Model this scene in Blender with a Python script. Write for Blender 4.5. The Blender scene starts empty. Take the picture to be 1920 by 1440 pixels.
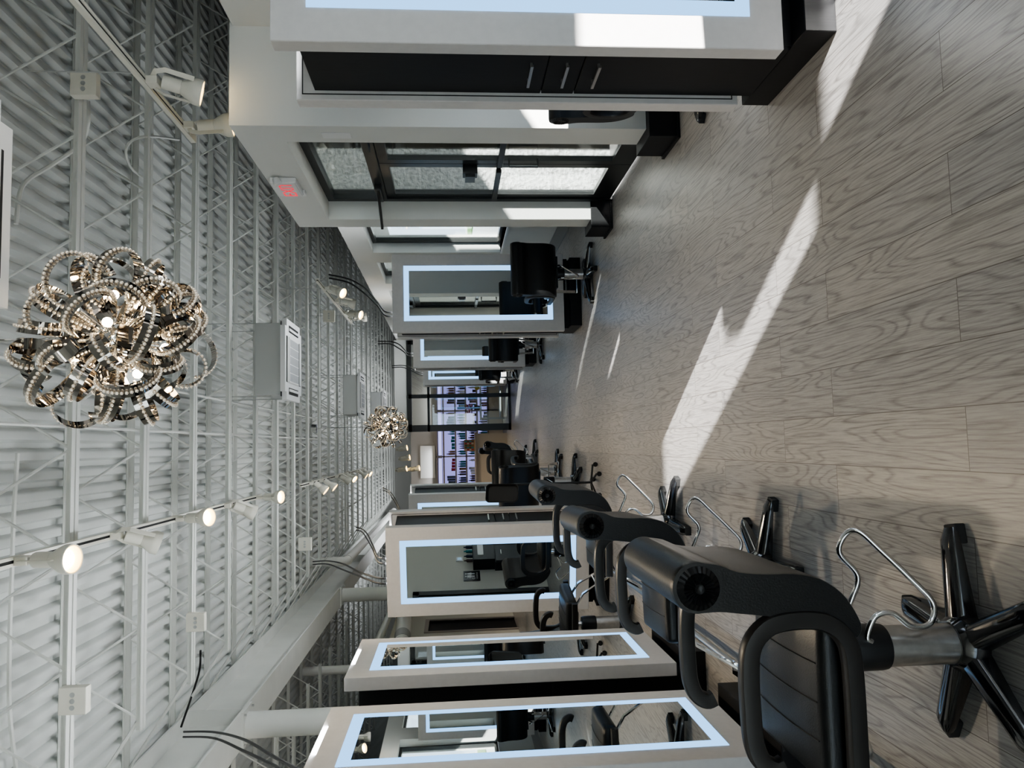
import bpy, bmesh, math, random
from mathutils import Vector, Matrix
R = random.Random(7)
C = bpy.context.scene.collection
sc = bpy.context.scene
PI = math.pi

# ------------------------------------------------------------------ camera model (photo is a portrait shot lying on its side)
FPX = 1442.0; EYE = 1.55
def _n(a): return Vector(a).normalized()
_y = _n((847-960, 836-720, FPX)); _sl = -0.0175
_dn = _n((1, _sl, -(_y.x + _y.y*_sl)/_y.z)); _z = -_dn; _x = _y.cross(_z)
CU = Vector((_x.x, _y.x, _z.x)); CV = Vector((_x.y, _y.y, _z.y)); CF = Vector((_x.z, _y.z, _z.z))
CAM = Vector((0, 0, EYE))
def ray(u, v): return CU*((u-960)/FPX) + CV*((v-720)/FPX) + CF
def onX(u, v, X): r = ray(u, v); return CAM + r*(X/r.x)
def onY(u, v, Y): r = ray(u, v); return CAM + r*(Y/r.y)
def onZ(u, v, Z): r = ray(u, v); return CAM + r*((Z-EYE)/r.z)
cd = bpy.data.cameras.new('camera'); cam = bpy.data.objects.new('camera', cd); C.objects.link(cam)
cd.sensor_width = 36; cd.lens = FPX/1920*36; cd.clip_start = .02; cd.clip_end = 300
m = Matrix((CU, -CV, -CF)).transposed().to_4x4(); m.translation = CAM; cam.matrix_world = m
sc.camera = cam

# ------------------------------------------------------------------ materials
def mat(name, col=(.8, .8, .8), rough=.5, metal=0, spec=.5, emit=None, es=0, bump=0, bscale=60, coat=0, vary=0, vscale=8):
    M = bpy.data.materials.new(name); M.use_nodes = True; N = M.node_tree.nodes; L = M.node_tree.links
    b = N['Principled BSDF']; b.inputs['Base Color'].default_value = (*col, 1); b.inputs['Roughness'].default_value = rough
    b.inputs['Metallic'].default_value = metal; b.inputs['Specular IOR Level'].default_value = spec
    if coat: b.inputs['Coat Weight'].default_value = coat; b.inputs['Coat Roughness'].default_value = .08
    if emit: b.inputs['Emission Color'].default_value = (*emit, 1); b.inputs['Emission Strength'].default_value = es
    if bump or vary:
        tc = N.new('ShaderNodeTexCoord'); no = N.new('ShaderNodeTexNoise'); no.inputs['Detail'].default_value = 4
        L.new(tc.outputs['Object'], no.inputs['Vector'])
    if bump:
        no.inputs['Scale'].default_value = bscale
        bp = N.new('ShaderNodeBump'); bp.inputs['Strength'].default_value = bump; bp.inputs['Distance'].default_value = .01
        L.new(no.outputs['Fac'], bp.inputs['Height']); L.new(bp.outputs['Normal'], b.inputs['Normal'])
    if vary:
        if not bump: no.inputs['Scale'].default_value = vscale
        r = N.new('ShaderNodeValToRGB'); e = r.color_ramp.elements
        e[0].position = .3; e[1].position = .7
        e[0].color = (*[c*(1-vary) for c in col], 1); e[1].color = (*[min(1, c*(1+vary)) for c in col], 1)
        L.new(no.outputs['Fac'], r.inputs['Fac']); L.new(r.outputs['Color'], b.inputs['Base Color'])
    return M
def emission(name, col, s):
    M = bpy.data.materials.new(name); M.use_nodes = True; N = M.node_tree.nodes; L = M.node_tree.links; N.clear()
    e = N.new('ShaderNodeEmission'); o = N.new('ShaderNodeOutputMaterial'); e.inputs[0].default_value = (*col, 1); e.inputs[1].default_value = s
    L.new(e.outputs[0], o.inputs[0]); return M
def mirror_mat():
    M = bpy.data.materials.new('mirror silver'); M.use_nodes = True; N = M.node_tree.nodes; L = M.node_tree.links; N.clear()
    e = N.new('ShaderNodeBsdfGlossy'); o = N.new('ShaderNodeOutputMaterial'); e.inputs['Color'].default_value = (.86, .89, .88, 1); e.inputs['Roughness'].default_value = 0
    L.new(e.outputs[0], o.inputs[0]); return M
def glass_mat(tint=(.93, .96, .95), k=.09):
    M = bpy.data.materials.new('window glass'); M.use_nodes = True; N = M.node_tree.nodes; L = M.node_tree.links; N.clear()
    t = N.new('ShaderNodeBsdfTransparent'); t.inputs[0].default_value = (*tint, 1)
    g = N.new('ShaderNodeBsdfGlossy'); g.inputs['Roughness'].default_value = 0
    mx = N.new('ShaderNodeMixShader'); lw = N.new('ShaderNodeLayerWeight'); lw.inputs[0].default_value = .35
    mp = N.new('ShaderNodeMath'); mp.operation = 'MULTIPLY_ADD'; mp.inputs[1].default_value = .5; mp.inputs[2].default_value = k*.5
    L.new(lw.outputs['Fresnel'], mp.inputs[0]); L.new(mp.outputs[0], mx.inputs[0])
    L.new(t.outputs[0], mx.inputs[1]); L.new(g.outputs[0], mx.inputs[2])
    o = N.new('ShaderNodeOutputMaterial'); L.new(mx.outputs[0], o.inputs[0]); return M
def floor_mat():
    M = bpy.data.materials.new('grey oak planks'); M.use_nodes = True; N = M.node_tree.nodes; L = M.node_tree.links; b = N['Principled BSDF']
    def nd(t, **k):
        n = N.new('ShaderNode'+t)
        for a, v in k.items(): setattr(n, a, v)
        return n
    tc = nd('TexCoord'); sp = nd('SeparateXYZ'); L.new(tc.outputs['Object'], sp.inputs[0])
    cb = nd('CombineXYZ'); L.new(sp.outputs['Y'], cb.inputs['X']); L.new(sp.outputs['X'], cb.inputs['Y'])
    mp = nd('Mapping'); L.new(cb.outputs[0], mp.inputs['Vector']); mp.inputs['Location'].default_value = (.35, -.083, 0)
    br = nd('TexBrick'); br.offset = .37; br.offset_frequency = 2; br.squash = 1; L.new(mp.outputs[0], br.inputs['Vector'])
    br.inputs['Scale'].default_value = 1; br.inputs['Brick Width'].default_value = 1.28; br.inputs['Row Height'].default_value = .197
    br.inputs['Mortar Size'].default_value = .0016; br.inputs['Mortar Smooth'].default_value = .2; br.inputs['Bias'].default_value = 0
    br.inputs['Color1'].default_value = (0, 0, 0, 1); br.inputs['Color2'].default_value = (1, 1, 1, 1); br.inputs['Mortar'].default_value = (.5, .5, .5, 1)
    # per plank offset of the grain
    sc_ = nd('VectorMath', operation='SCALE'); sc_.inputs['Scale'].default_value = 37; L.new(br.outputs['Color'], sc_.inputs[0])
    ad = nd('VectorMath', operation='ADD'); L.new(mp.outputs[0], ad.inputs[0]); L.new(sc_.outputs[0], ad.inputs[1])
    st = nd('Mapping'); st.inputs['Scale'].default_value = (.55, 5.2, 1); L.new(ad.outputs[0], st.inputs['Vector'])
    wn = nd('TexNoise'); wn.inputs['Scale'].default_value = .9; wn.inputs['Detail'].default_value = 2; L.new(st.outputs[0], wn.inputs['Vector'])
    # cathedral grain: contour lines of a stretched noise
    mu = nd('Math', operation='MULTIPLY'); mu.inputs[1].default_value = 26; L.new(wn.outputs['Fac'], mu.inputs[0])
    fr = nd('Math', operation='FRACT'); L.new(mu.outputs[0], fr.inputs[0])
    tri = nd('Math', operation='PINGPONG'); tri.inputs[1].default_value = .5; L.new(fr.outputs[0], tri.inputs[0])
    fine = nd('TexNoise'); fine.inputs['Scale'].default_value = 5; fine.inputs['Detail'].default_value = 6; fine.inputs['Roughness'].default_value = .7
    st2 = nd('Mapping'); st2.inputs['Scale'].default_value = (1.3, 34, 1); L.new(ad.outputs[0], st2.inputs['Vector']); L.new(st2.outputs[0], fine.inputs['Vector'])
    ln = nd('MapRange'); ln.inputs['From Min'].default_value = 0; ln.inputs['From Max'].default_value = .22; ln.inputs['To Min'].default_value = .15; ln.inputs['To Max'].default_value = .62; L.new(tri.outputs[0], ln.inputs['Value'])
    mxg = nd('MixRGB'); mxg.inputs[0].default_value = .70; L.new(ln.outputs[0], mxg.inputs[1]); L.new(fine.outputs['Fac'], mxg.inputs[2])
    rp = nd('ValToRGB'); e = rp.color_ramp.elements; e[0].position = .30; e[1].position = .60
    e[0].color = (.145, .138, .133, 1); e[1].color = (.392, .380, .368, 1); L.new(mxg.outputs[0], rp.inputs['Fac'])
    tone = nd('MixRGB', blend_type='MULTIPLY'); tone.inputs[0].default_value = 1
    tr = nd('ValToRGB'); tr.color_ramp.elements[0].color = (.90, .90, .91, 1); tr.color_ramp.elements[1].color = (1.06, 1.04, 1.01, 1)
    L.new(br.outputs['Color'], tr.inputs['Fac']); L.new(rp.outputs['Color'], tone.inputs[1]); L.new(tr.outputs['Color'], tone.inputs[2])
    jm = nd('MixRGB'); jm.inputs[2].default_value = (.11, .095, .085, 1); L.new(br.outputs['Fac'], jm.inputs[0]); L.new(tone.outputs[0], jm.inputs[1])
    L.new(jm.outputs[0], b.inputs['Base Color']); b.inputs['Roughness'].default_value = .36; b.inputs['Specular IOR Level'].default_value = .5
    bp = nd('Bump'); bp.inputs['Strength'].default_value = .12; bp.inputs['Distance'].default_value = .004; L.new(mxg.outputs[0], bp.inputs['Height']); L.new(bp.outputs[0], b.inputs['Normal'])
    return M
def block_mat():
    M = bpy.data.materials.new('split-face block'); M.use_nodes = True; N = M.node_tree.nodes; L = M.node_tree.links; b = N['Principled BSDF']
    tc = N.new('ShaderNodeTexCoord'); sp = N.new('ShaderNodeSeparateXYZ'); L.new(tc.outputs['Object'], sp.inputs[0])
    cb = N.new('ShaderNodeCombineXYZ'); L.new(sp.outputs['X'], cb.inputs['X']); L.new(sp.outputs['Z'], cb.inputs['Y'])
    br = N.new('ShaderNodeTexBrick'); L.new(cb.outputs[0], br.inputs['Vector']); br.inputs['Scale'].default_value = 1
    br.inputs['Brick Width'].default_value = .4; br.inputs['Row Height'].default_value = .2; br.inputs['Mortar Size'].default_value = .006
    br.inputs['Color1'].default_value = (.62, .62, .6, 1); br.inputs['Color2'].default_value = (.7, .7, .68, 1); br.inputs['Mortar'].default_value = (.8, .8, .78, 1)
    no = N.new('ShaderNodeTexNoise'); no.inputs['Scale'].default_value = 30; no.inputs['Detail'].default_value = 6; L.new(tc.outputs['Object'], no.inputs['Vector'])
    bp = N.new('ShaderNodeBump'); bp.inputs['Strength'].default_value = 1; bp.inputs['Distance'].default_value = .05; L.new(no.outputs['Fac'], bp.inputs['Height'])
    mm = N.new('ShaderNodeMixRGB'); mm.blend_type = 'MULTIPLY'; mm.inputs[0].default_value = 1; rr_ = N.new('ShaderNodeValToRGB'); rr_.color_ramp.elements[0].position = .35; rr_.color_ramp.elements[1].position = .62
    rr_.color_ramp.elements[0].color = (.55, .55, .55, 1); L.new(no.outputs['Fac'], rr_.inputs[0]); L.new(br.outputs['Color'], mm.inputs[1]); L.new(rr_.outputs[0], mm.inputs[2])
    L.new(bp.outputs[0], b.inputs['Normal']); L.new(mm.outputs[0], b.inputs['Base Color']); b.inputs['Roughness'].default_value = .9
    return M
def wood_dark(name, col):
    M = mat(name, col, .45, spec=.25); N = M.node_tree.nodes; L = M.node_tree.links; b = N['Principled BSDF']
    tc = N.new('ShaderNodeTexCoord'); mp = N.new('ShaderNodeMapping'); mp.inputs['Scale'].default_value = (60, 60, 3); L.new(tc.outputs['Object'], mp.inputs[0])
    no = N.new('ShaderNodeTexNoise'); no.inputs['Scale'].default_value = 3; no.inputs['Detail'].default_value = 5; L.new(mp.outputs[0], no.inputs['Vector'])
    r = N.new('ShaderNodeValToRGB'); r.color_ramp.elements[0].color = (*[c*.6 for c in col], 1); r.color_ramp.elements[1].color = (*[c*1.5 for c in col], 1)
    L.new(no.outputs['Fac'], r.inputs[0]); L.new(r.outputs[0], b.inputs['Base Color']); return M
MT = dict(
    floor=floor_mat(), block=block_mat(), glass=glass_mat(), mirror=mirror_mat(),
    wall=mat('painted drywall', (.70, .70, .67), .75, bump=.05, bscale=120),
    walltaupe=mat('taupe painted wall', (.40, .38, .355), .75, bump=.05, bscale=120),
    shade=mat('shade grey', (.22, .23, .23), .8, vary=.1, vscale=2),  # dark colour stands in for the gloom above the right wall
    wallwarm=mat('beige drywall', (.62, .60, .53), .75, bump=.05, bscale=120),
    deck=mat('painted steel deck', (.66, .68, .66), .55, vary=.05, vscale=1.2),
    steel=mat('white painted steel', (.70, .71, .68), .5, vary=.05, vscale=2),
    cream=mat('cream enamel', (.72, .70, .62), .38),
    pvc=mat('white pipe', (.74, .74, .71), .4), pipeband=mat('grey pipe wrap', (.35, .35, .35), .4),
    panel=mat('greige laminate', (.66, .64, .63), .5, vary=.03, vscale=30),
    led=emission('light band', (.27, .57, 1.0), 1.4),
    cab=wood_dark('black oak laminate', (.012, .012, .013)),
    nickel=mat('brushed nickel', (.62, .60, .57), .28, metal=1),
    chrome=mat('chrome', (.8, .8, .8), .07, metal=1),
    alum=mat('brushed aluminium', (.56, .55, .54), .3, metal=1, vary=.1, vscale=40),
    leather=mat('black leather', (.008, .008, .0085), .34, spec=.42, bump=.10, bscale=220),
    armblk=mat('black polyurethane', (.014, .012, .011), .36, spec=.5),
    plastic=mat('black plastic', (.012, .012, .013), .4),
    gloss=mat('gloss black enamel', (.008, .008, .009), .12, spec=.6, coat=.5),
    rubber=mat('black rubber', (.015, .015, .015), .7),
    cable=mat('black cable', (.01, .01, .01), .5),
    blkmetal=mat('black anodised frame', (.014, .015, .015), .3, spec=.5),
    white=mat('white plastic', (.78, .78, .77), .35), grey=mat('grey plastic', (.38, .39, .4), .5),
    dark=mat('dark slot', (.02, .02, .02), .8), galv=mat('galvanised', (.5, .51, .5), .4, metal=.6),
    red=mat('exit red', (.8, .02, .05), .4, emit=(1, .02, .06), es=.55),
    bulb=emission('warm bulb', (1, .78, .42), 14), bulbring=mat('lamp reflector', (.9, .75, .45), .3, emit=(1, .72, .33), es=.9),  # reflector ring glows by itself in place of reflected bulb light
    xbulb=emission('chandelier bulb', (1, .80, .5), 30),
    bead=mat('crystal bead', (1, .95, .87), .07, metal=.8, spec=1, emit=(1, .80, .55), es=.12),  # slight emission stands in for bulb light caught in the crystal
    ribbon=mat('smoked chrome ribbon', (.40, .375, .35), .06, metal=1),
    shelfglow=emission('shelf light panel', (.42, .42, .95), .6), shelfbright=emission('shelf light box', (.52, .52, 1.0), .9),
    taupe=mat('taupe board', (.36, .32, .29), .6), beige=mat('beige desk', (.55, .47, .38), .6),
    base=mat('brushed metal base', (.33, .33, .32), .35, metal=.7),
    pave=mat('pavement', (.62, .61, .58), .9, vary=.1, vscale=3), grass=mat('lawn', (.12, .26, .05), .9, vary=.4, vscale=12),
    siding=mat('pale siding', (.5, .53, .55), .8), screen=mat('thermostat screen', (.2, .3, .4), .2, emit=(.3, .5, .7), es=.3),
    teal=mat('teal bottle', (.01, .20, .22), .3), brown=mat('brown bottle', (.07, .035, .025), .3), tan=mat('tan carton', (.25, .15, .08), .6),
    navy=mat('navy bottle', (.02, .03, .06), .3), whitebot=mat('white bottle', (.75, .75, .75), .3), redp=mat('red pack', (.4, .03, .05), .4), pink=mat('pink paper', (.5, .2, .28), .6),
    yellow=mat('yellow ball', (.6, .45, .05), .5), green=mat('leaf green', (.03, .14, .08), .6),
)
# ------------------------------------------------------------------ mesh helpers
class MB:
    def __init__(s): s.b = bmesh.new()
    def box(s, x0, x1, y0, y1, z0, z1, mx=None, bev=0, seg=2):
        r = bmesh.ops.create_cube(s.b, size=1)['verts']
        for v in r: v.co = Vector(((x0+x1)/2+v.co.x*(x1-x0), (y0+y1)/2+v.co.y*(y1-y0), (z0+z1)/2+v.co.z*(z1-z0)))
        if bev:
            es = list({e for v in r for e in v.link_edges})
            q = bmesh.ops.bevel(s.b, geom=es, offset=bev, segments=seg, affect='EDGES', profile=.5)
            r = list({v for f in q['faces'] for v in f.verts} | {v for v in r if v.is_valid})
        if mx: 
            for v in r: v.co = mx @ v.co
        return s
    def loft(s, rings, closed=False, caps=True):
        R_ = [[s.b.verts.new(p) for p in r] for r in rings]; n = len(R_[0])
        k = len(R_)
        for i in range(k if closed else k-1):
            a, c = R_[i], R_[(i+1) % k]
            for j in range(n):
                try: s.b.faces.new((a[j], a[(j+1) % n], c[(j+1) % n], c[j]))
                except ValueError: pass
        if caps and not closed:
            try: s.b.faces.new(R_[0][::-1]); s.b.faces.new(R_[-1])
            except ValueError: pass
        return s
    def tube(s, pts, r, n=8, closed=False, prof=None, up=None):
        pts = [Vector(p) for p in pts]; k = len(pts); rings = []
        prev = None
        for i, p in enumerate(pts):
            if closed: t = pts[(i+1) % k]-pts[i-1]
            else: t = pts[min(i+1, k-1)]-pts[max(i-1, 0)]
            t.normalize()
            if up is not None: a = Vector(up)
            elif prev is None: a = Vector((0, 0, 1)) if abs(t.z) < .9 else Vector((1, 0, 0))
            else: a = prev
            a = (a - t*a.dot(t)).normalized(); prev = a; b = t.cross(a)
            rr = r[i] if isinstance(r, (list, tuple)) else r
            if prof: rings.append([p + a*q[0] + b*q[1] for q in prof])
            else: rings.append([p + (a*math.cos(2*PI*j/n) + b*math.sin(2*PI*j/n))*rr for j in range(n)])
        return s.loft(rings, closed)
    def lathe(s, prof, n=24, mx=None, caps=True):
        rings = []
        for r, z in prof:
            q = [Vector((r*math.cos(2*PI*j/n), r*math.sin(2*PI*j/n), z)) for j in range(n)]
            rings.append([mx @ p for p in q] if mx else q)
        return s.loft(rings, caps=caps)
    def prism(s, poly, x0, x1, mx=None):   # poly in (y,z), extruded in x
        a = [Vector((x0, p[0], p[1])) for p in poly]; c = [Vector((x1, p[0], p[1])) for p in poly]
        if mx: a = [mx @ p for p in a]; c = [mx @ p for p in c]
        return s.loft([a, c])
    def ball(s, c, r, sub=1):
        q = bmesh.ops.create_icosphere(s.b, subdivisions=sub, radius=r)['verts']
        for v in q: v.co += Vector(c)
        return s
    def quad(s, *p): s.b.faces.new([s.b.verts.new(q) for q in p]); return s
    def mesh(s, name, smooth=False, ang=40):
        bmesh.ops.recalc_face_normals(s.b, faces=s.b.faces)
        me = bpy.data.meshes.new(name)
        if smooth:
            for f in s.b.faces: f.smooth = True
            for e in s.b.edges:
                if len(e.link_faces) == 2 and e.calc_face_angle(0) > math.radians(ang): e.smooth = False
        s.b.to_mesh(me); s.b.free(); return me
    def obj(s, name, m, parent=None, smooth=False, ang=40, loc=None):
        me = s.mesh(name, smooth, ang); me.materials.append(MT[m]); o = bpy.data.objects.new(name, me); C.objects.link(o)
        if parent: o.parent = parent
        if loc: o.location = loc
        return o
def tag(o, label=None, cat=None, group=None, kind=None):
    if label: o['label'] = label
    if cat: o['category'] = cat
    if group: o['group'] = group
    if kind: o['kind'] = kind
    return o
def thing(name, label, cat, loc=(0, 0, 0), rz=0, group=None):
    o = bpy.data.objects.new(name, None); C.objects.link(o); o.location = loc; o.rotation_euler = (0, 0, rz); o.empty_display_size = .1
    return tag(o, label, cat, group)
def struct(o): o['kind'] = 'structure'; return o
def kids(o): return [c for c in bpy.data.objects if c.parent == o]
def copy_tree(o, parent=None, depth=0):
    c = o.copy(); C.objects.link(c)
    if parent: c.parent = parent
    for ch in kids(o): copy_tree(ch, c, depth+1)
    return c
def dup(o, label, loc=None, rz=None, group=None):
    c = copy_tree(o); c['label'] = label
    if loc is not None: c.location = loc
    if rz is not None: c.rotation_euler = (0, 0, rz)
    if group: c['group'] = group
    return c
def spline(P, n=8, closed=False):
    P = [Vector(p) for p in P]; out = []; k = len(P)
    for i in range(k if closed else k-1):
        if closed: a, b, c, d = P[i-1], P[i], P[(i+1) % k], P[(i+2) % k]
        else: a, b, c, d = P[max(i-1, 0)], P[i], P[i+1], P[min(i+2, k-1)]
        for j in range(n):
            t = j/n
            out.append(.5*((2*b)+(c-a)*t+(2*a-5*b+4*c-d)*t*t+(3*b-a-3*c+d)*t**3))
    if not closed: out.append(P[-1])
    return out
def text(body, size, m, name, parent, mx, ext=.002, align='CENTER'):
    cu = bpy.data.curves.new(name, 'FONT'); cu.body = body; cu.size = size; cu.extrude = ext; cu.align_x = align; cu.align_y = 'CENTER'
    t = bpy.data.objects.new(name, cu); C.objects.link(t)
    me = bpy.data.meshes.new_from_object(t.evaluated_get(bpy.context.evaluated_depsgraph_get())); bpy.data.objects.remove(t); bpy.data.curves.remove(cu)
    me.transform(mx); me.materials.clear(); me.materials.append(MT[m]); me.name = name
    o = bpy.data.objects.new(name, me); C.objects.link(o); o.parent = parent
    return o

# ------------------------------------------------------------------ setting: floor, walls, openings
XW = 2.77
struct(MB().box(-9, 5.0, -1.4, 36, -.1, 0).obj('floor', 'floor'))
WINS = [(9.4, 10.9), (11.5, 13.0), (13.6, 15.1), (15.7, 17.2), (17.8, 19.3)]
w = MB(); ys = [7.03]
T = .26
for a, b in WINS: ys += [a, b]
ys.append(36)
for i in range(0, len(ys), 2): w.box(XW, XW+T, ys[i], ys[i+1], 0, 2.93)
for a, b in WINS: w.box(XW, XW+T, a, b, 0, .8); w.box(XW, XW+T, a, b, 2.62, 2.93)
struct(w.obj('wall_right', 'wall'))
struct(MB().box(XW, XW+T, 1.6, 3.2, 0, 2.93).box(XW, XW+T, 4.62, 4.95, 0, 2.93).box(XW, XW+T, 3.2, 4.62, 0, .8).box(XW, XW+T, 3.2, 4.62, 1.78, 2.93).box(XW, 3.5, 1.45, 1.6, 0, 2.93).box(4.95, 5.0, 1.45, 1.6, 0, 2.93).box(3.5, 4.95, 1.45, 1.6, 0, .4).box(3.5, 4.95, 1.45, 1.6, 2.75, 2.93).obj('wall_right.001', 'wall'))  # unseen openings cut and sized for the sun patch on the entrance surround
# entrance surround standing out from the wall
struct(MB().box(2.10, 3.05, 4.95, 5.13, 0, 2.95).box(2.10, 2.36, 5.13, 5.22, 0, 2.95)
       .box(2.10, 3.05, 7.09, 7.28, 0, 2.95).box(2.10, 2.36, 7.03, 7.09, 0, 2.95)
       .box(2.10, 2.36, 5.22, 7.03, 2.64, 2.95).box(2.36, 3.05, 5.13, 7.09, 2.86, 2.95).obj('wall_entrance', 'wall'))
struct(MB().box(2.36, 5.0, 7.03, 7.088, -.1, 2.86).obj('wall_exterior', 'block'))
for nm, y0, y1 in (('baseboard_entrance', 4.87, 5.235), ('baseboard_entrance.001', 7.015, 7.36)):
    struct(MB().box(2.02, 2.33, y0, y1, 0, .205, bev=.004).box(2.005, 2.33, y0-.015, y1+.015, 0, .02).obj(nm, 'cab'))
struct(MB().box(XW-.02, XW, 7.28, 23.5, 0, .15).box(XW-.028, XW, 7.28, 23.5, .0, .012).obj('baseboard_right', 'base'))
# roof over the pavement outside, upper wall behind the joists, both coloured dark for shade
struct(MB().box(XW+T, 5.02, 1.45, 36, 2.93, 3.0).obj('ceiling_soffit', 'shade'))
struct(MB().loft([[(5.0, y, 2.95), (5.1, y, 2.95), (6.75, y, 4.9), (6.55, y, 4.9)] for y in (-1.4, 36)]).obj('wall_upper', 'shade'))
struct(MB().box(5.0, 5.15, -1.4, 1.6, 0, 2.4).obj('wall_sun_bay', 'wall'))  # unseen bay wall, shaped low so sun reaches the entrance surround
struct(MB().box(-4.5, XW, 23.5, 23.62, 0, 2.78).obj('wall_far', 'walltaupe'))
struct(MB().box(-9, 6.8, 36, 36.2, 0, 4.9).obj('wall_end', 'wall'))
struct(MB().box(.33, XW, 20.0, 20.15, 2.68, 3.0).obj('wall_bulkhead', 'wall'))
LW = -4.5
struct(MB().box(LW-.15, LW, -1.4, 3.75, 0, 3.1).box(LW-.15, LW, 4.65, 19.2, 0, 3.1).box(LW-.15, LW, 3.75, 4.65, 2.12, 3.1).box(LW-.15, LW, 20.4, 23.5, 0, 3.1).box(LW-.15, LW, 19.2, 20.4, 2.2, 3.1).obj('wall_left', 'wallwarm'))
struct(MB().box(-9.1, -9, -1.4, 36, 0, 4.9).obj('wall_left.001', 'wall'))
# wall behind the photographer, unseen; openings and porch added for sky fill and sun stripes
struct(MB().box(-9, -4.2, -1.4, -1.2, 0, 4.9).box(-4.2, 2.85, -1.4, -1.2, 2.6, 4.9).box(-4.2, 2.85, -1.4, -1.2, 0, .25).box(2.85, 3.31, -1.4, -1.2, 0, 4.9)
       .box(3.31, 5.1, -1.4, -1.2, 2.64, 4.9).box(5.1, 6.7, -1.4, -1.2, 3.6, 4.9).box(3.31, 5, -1.4, -1.2, 0, .2).box(3.31, 3.60, -1.4, -1.2, .2, 1.63).box(3.62, 5, -1.4, -1.2, 1.65, 2.05).obj('wall_sun_cut', 'wall'))  # low pier and cross bar added to break up the sun stripe
struct(MB().box(-9, 2.9, -9.5, -1.4, 2.9, 3.0).obj('ceiling_sun_block', 'wall'))  # unseen roof added to keep direct sun off the rear glazing
struct(MB().box(2.87, 3.05, -9.5, -1.4, 0, 3.0).obj('wall_sun_block', 'block'))  # unseen blade wall added to block slanting sun
f = MB()
for x in (-4.2, -1.85, .5, 2.8): f.box(x, x+.05, -1.33, -1.27, .25, 2.6)
f.box(-4.2, 2.85, -1.33, -1.27, .25, .3).box(-4.2, 2.85, -1.33, -1.27, 2.55, 2.6)
wf = struct(f.obj('window_sky_fill', 'blkmetal')); MB().box(-4.15, 2.8, -1.303, -1.297, .3, 2.55).obj('pane', 'glass', wf)  # glazing behind the camera, added to let sky light in
for i, (a, b) in enumerate(WINS):
    x0, x1 = XW+.14, XW+.21; q = .05
    f = MB().box(x0, x1, a, a+q, .8, 2.62).box(x0, x1, b-q, b, .8, 2.62).box(x0, x1, a+q, b-q, .8, .8+q).box(x0, x1, a+q, b-q, 2.62-q, 2.62)
    o = struct(f.obj('window_%d' % (i+1), 'blkmetal')); MB().box(x0+.03, x0+.036, a+q, b-q, .8+q, 2.62-q).obj('pane', 'glass', o)
    struct(MB().box(XW-.015, XW+.14, a-.02, b+.02, .775, .8).obj('trim_%d' % (i+1), 'white'))
# outdoors
struct(MB().box(5.0, 80, -40, 70, -.12, -.05).box(2.3, 5.0, 1.6, 7.03, -.1, -.02).box(3.03, 5, 7.09, 26, -.1, -.02).box(-40, 5, -60, -1.4, -.12, -.04).obj('ground', 'pave'))
g = MB().box(14, 26, -10, 60, -.05, .02).obj('lawn', 'grass'); tag(g, 'green lawn strip seen through the right-hand windows', 'lawn', kind='stuff')
nb = MB().box(30, 36, -5, 28, 0, 5).box(29.6, 36.4, -5.4, 28.4, 5, 5.4).obj('neighbouring_building', 'siding'); tag(nb, 'pale sided building beyond the lawn outside the windows', 'building')

# ------------------------------------------------------------------ ceiling: corrugated deck, joists, beam
ZB, ZT = 4.05, 4.675
d = MB(); pitch = .152; prof = [(0, 0), (.050, 0), (.068, .014), (.084, .064), (.131, .064), (.147, .014)]
X0 = -9.0; pts = []
k = 0
while X0+k*pitch < 6.6:
    pts += [(X0+k*pitch+a, ZT+.004+b) for a, b in prof]; k += 1
va = [d.b.verts.new((x, -1.4, z)) for x, z in pts]; vb = [d.b.verts.new((x, 36.0, z)) for x, z in pts]
for i in range(len(pts)-1): d.b.faces.new((va[i], va[i+1], vb[i+1], vb[i]))
dk = struct(d.obj('ceiling', 'deck', smooth=True, ang=60))
ORD = ['first', 'second', 'third', 'fourth', 'fifth', 'sixth', 'seventh', 'eighth', 'ninth', 'tenth', 'eleventh', 'twelfth', 'thirteenth', 'fourteenth', 'fifteenth', 'sixteenth', 'seventeenth', 'eighteenth', 'nineteenth', 'twentieth', 'twenty-first', 'twenty-second', 'twenty-third', 'twenty-fourth', 'twenty-fifth', 'twenty-sixth', 'twenty-seventh', 'twenty-eighth']
JX0, JX1 = -2.2, 6.3
def joist_parts(root, xa, xb, seat_left=None):
    w_, t_ = .046, .006
    m_ = MB()
    for s in (-1, 1):
        y0, y1 = sorted((s*.009, s*(.009+w_)))
        m_.box(xa-.0 if seat_left is None else seat_left, xb, y0, y1, ZT-t_, ZT); y2, y3 = sorted((s*.009, s*(.009+t_))); m_.box(xa if seat_left is None else seat_left, xb, y2, y3, ZT-.05, ZT-t_)
    m_.obj('top_chord', 'steel', root)
    m_ = MB()
    for s in (-1, 1):
        y0, y1 = sorted((s*.009, s*(.009+w_)))
        m_.box(xa, xb, y0, y1, ZB, ZB+t_); y2, y3 = sorted((s*.009, s*(.009+t_))); m_.box(xa, xb, y2, y3, ZB+t_, ZB+.05)
    m_.obj('bottom_chord', 'steel', root)
    P = 0.36; x = xa+.08; pts = []; up = False
    while x < xb: pts.append((x, 0, (ZT-.03) if up else (ZB+.03))); up = not up; x += P
    m_ = MB()
    for a, b in zip(pts, pts[1:]): m_.tube([a, b], .0105, 6)
    if seat_left is not None: m_.tube([(xa+.08, 0, ZB+.03), (seat_left+.12, 0, ZT-.03)], .014, 6)
    m_.obj('web', 'steel', root)
JY = [5.36+1.2*k for k in range(-3, 25)]
j0 = None
for i, y in enumerate(JY):
    lab = 'white open-web steel roof joist crossing the ceiling, %s from the camera' % ORD[i]
    if j0 is None:
        j0 = thing('roof_joist', lab, 'roof joist', (0, y, 0), 0, 'roof joists over the salon floor'); joist_parts(j0, JX0, JX1, -3.1)
    else: dup(j0, lab, (0, y, 0))
j1 = None
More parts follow.
